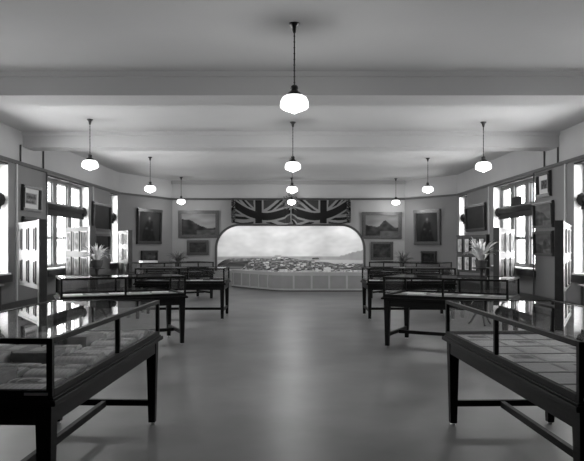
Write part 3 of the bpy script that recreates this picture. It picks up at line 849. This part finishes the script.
# right near case: printed sheets laid in a tight grid
c, rz, l, w, m = case_frames['R1']
sgn = -1 if (m @ Vector((1, 0, 0))).y > (m @ Vector((-1, 0, 0))).y else 1
al = -1 if (m @ Vector((0, 1, 0))).x > (m @ Vector((0, -1, 0))).x else 1      # local y of the aisle side
cn = ['aisle-side row', 'middle row', 'window-side row']
nr = 7
for j in range(3):
    for i in range(nr):
        x = sgn*(l-.165-i*(2*l-.33)/(nr-1)); y = al*(w-.15-j*(2*w-.30)/2)
        flat_sheet('printed_sheet', 'printed sheet in the nearest right case, %s, %s from the near end' % (cn[j], ordn[i]), 'document', 'R1', x, y, .265, .295, random.uniform(-.015, .015)+PI*0, i*7+j*31,
                   'printed sheets in the nearest right case', pic=(i+j) % 3 == 0, base=.88 if (i*j) % 2 else .78)
# farther cases
desc = {'L2': ('second left case', 5), 'R2': ('second right case', 4), 'L3': ('square-set left case', 4),
        'R3': ('square-set right case', 4), 'L4': ('farthest left case', 3), 'R4': ('farthest right case', 3)}
cols = {5: ['leftmost', 'second from left', 'middle', 'second from right', 'rightmost'], 4: ['leftmost', 'second from left', 'second from right', 'rightmost'], 3: ['leftmost', 'middle', 'rightmost']}
for key, (ds, n) in desc.items():
    c, rz, l, w, m = case_frames[key]
    flip = 1 if (m @ Vector((1, 0, 0))).x > (m @ Vector((-1, 0, 0))).x else -1
    for j in range(2):
        for i in range(n):
            x = flip*(-l+.2+i*(2*l-.4)/(n-1)); y = (-w+.17) if j == 0 else (w-.2)
            flat_sheet('display_sheet', '%s paper of the %s row in the %s' % (cols[n][i], 'front' if j == 0 else 'rear', ds), 'document', key, x, y, random.uniform(.24, .32), random.uniform(.22, .3),
                       random.uniform(-.25, .25), hash((i, j)) % 97+n, 'papers in the ' + ds, pic=(i+j) % 2 == 0, base=.85 if (i+j) % 2 else .55)
# things standing on or in the far cases
c, rz, l, w, m = case_frames['R2']
o = MB().box(-.13, .13, -.09, .09, 0, .012).build('white_card', M['white']); put(o, 'R2', -.52 if True else 0, -.02, .1); tag(o, 'bright white card near the aisle end of the second right case', 'card')

# ------------------------------------------------------------------ plants
def blade(mb, base, az, length, lean, width, n=9, droop=1.0):
    base = Vector(base); p = base.copy(); ang = PI/2-lean*0.35
    prev = None; side = Vector((-math.sin(az), math.cos(az), 0))
    for i in range(n+1):
        t = i/n; wdt = width*(math.sin(PI*min(1, t*0.85+0.15)))**.8 if i < n else 0.001
        fold = Vector((0, 0, -wdt*.3))
        a, b_, c_ = mb.bm.verts.new(p-side*wdt/2), mb.bm.verts.new(p+fold), mb.bm.verts.new(p+side*wdt/2)
        if prev:
            for q in ((prev[0], prev[1], b_, a), (prev[1], prev[2], c_, b_)):
                f = mb.bm.faces.new(q); f.smooth = True
        prev = (a, b_, c_)
        p = p+Vector((math.cos(az)*math.cos(ang), math.sin(az)*math.cos(ang), math.sin(ang)))*length/n
        ang -= lean*droop*1.7/n*(0.4+1.2*t)
def plant(name, label, x, y, z, R, hgt, nleaf, lw, m, seed, potr=.11, poth=.16, lean=(.5, 1.6)):
    rr = random.Random(seed)
    r = empty(name, (x, y, z)); tag(r, label, 'plant', 'potted plants')
    MB().lathe([(potr*.7, 0), (potr*.95, poth*.4), (potr, poth*.8), (potr*1.08, poth*.9), (potr*1.05, poth), (potr*.9, poth), (potr*.85, poth*.85)], n=20).build('pot', M['pot'], r)
    MB().lathe([(potr*.1, poth*.80), (potr*.86, poth*.80), (potr*.86, poth*.84), (potr*.1, poth*.86)], n=16).build('soil', M['darktrim'], r)
    f = MB()
    for k in range(nleaf):
        az = 2*PI*k/nleaf*2.4+rr.uniform(-.3, .3); ln = rr.uniform(*lean)
        blade(f, (math.cos(az)*potr*.3, math.sin(az)*potr*.3, poth*.84), az, hgt*rr.uniform(.75, 1.1), ln, lw*rr.uniform(.7, 1.2))
    f.build('foliage', m, r)
    return r
def stand(label, x, y, h, top=.16, name='plant_stand'):
    r = empty(name, (x, y, 0)); tag(r, label, 'stand', 'plant stands')
    MB().lathe([(top, 0), (top+.01, .012), (top, .025)], z=h-.025, n=24).build('stand_top', M['wood2'], r)
    MB().lathe([(.05, 0), (.03, -.05), (.025, -.3), (.032, -(h-.35)*.6-.2), (.045, -(h-.28)), (.03, -(h-.24))], z=h-.025, n=14).build('stand_column', M['wood2'], r)
    for k in range(3):
        a = k*2*PI/3+.5
        MB().tube([(math.cos(a)*.01, math.sin(a)*.01, .30), (math.cos(a)*.10, math.sin(a)*.10, .22), (math.cos(a)*.2, math.sin(a)*.2, .05), (math.cos(a)*.24, math.sin(a)*.24, .018)], [.022, .02, .017, .018], 8).build('leg', M['wood2'], r)
stand('dark turned stand carrying the large white-leaved plant on the right', 3.56, 11.6, 1.08)
plant('potted_plant', 'large white-leaved spiky plant in front of the right-hand screens', 3.56, 11.6, 1.06, .3, .48, 38, .062, M['leaf'], 4, lean=(.35, 1.5))
stand('dark turned stand carrying the spiky plant in front of the left wall', -3.85, 12.3, 1.05)
plant('potted_plant', 'spiky palm-like plant in front of the dark paintings on the left wall', -3.85, 12.3, 1.05, .3, .38, 40, .034, M['leaf'], 9, lean=(.3, 1.7))
stand('stand near the far wall carrying the leafy plant left of the diorama', -3.75, 20.6, 0.72)
plant('potted_plant', 'dark leafy plant on a stand near the far wall, left of the diorama', -3.75, 20.6, 0.72, .3, .50, 30, .05, M['leafdark'], 14, poth=.22, lean=(.4, 1.9))
stand('stand near the far wall carrying the leafy plant right of the diorama', 3.72, 20.6, 0.68)
plant('potted_plant', 'dark leafy plant on a stand near the far wall, right of the diorama', 3.72, 20.6, 0.68, .3, .50, 34, .045, M['leafdark'], 19, poth=.22, lean=(.2, 1.6))

c, rz, l, w, m = case_frames['L4']
o = MB().box(-.21, .21, -.13, .13, 0, .05).build('white_folder', M['white'], bevel=.004)
v = m @ Vector((-l+.28, -w+.2, 0)); v2 = m @ Vector((l-.28, -w+.2, 0))
v = v if v.x < v2.x else v2
o.location = (v.x, v.y, ZG+.001); o.rotation_euler = (0, 0, rz)
tag(o, 'white folder lying on top of the farthest left display case', 'folder')
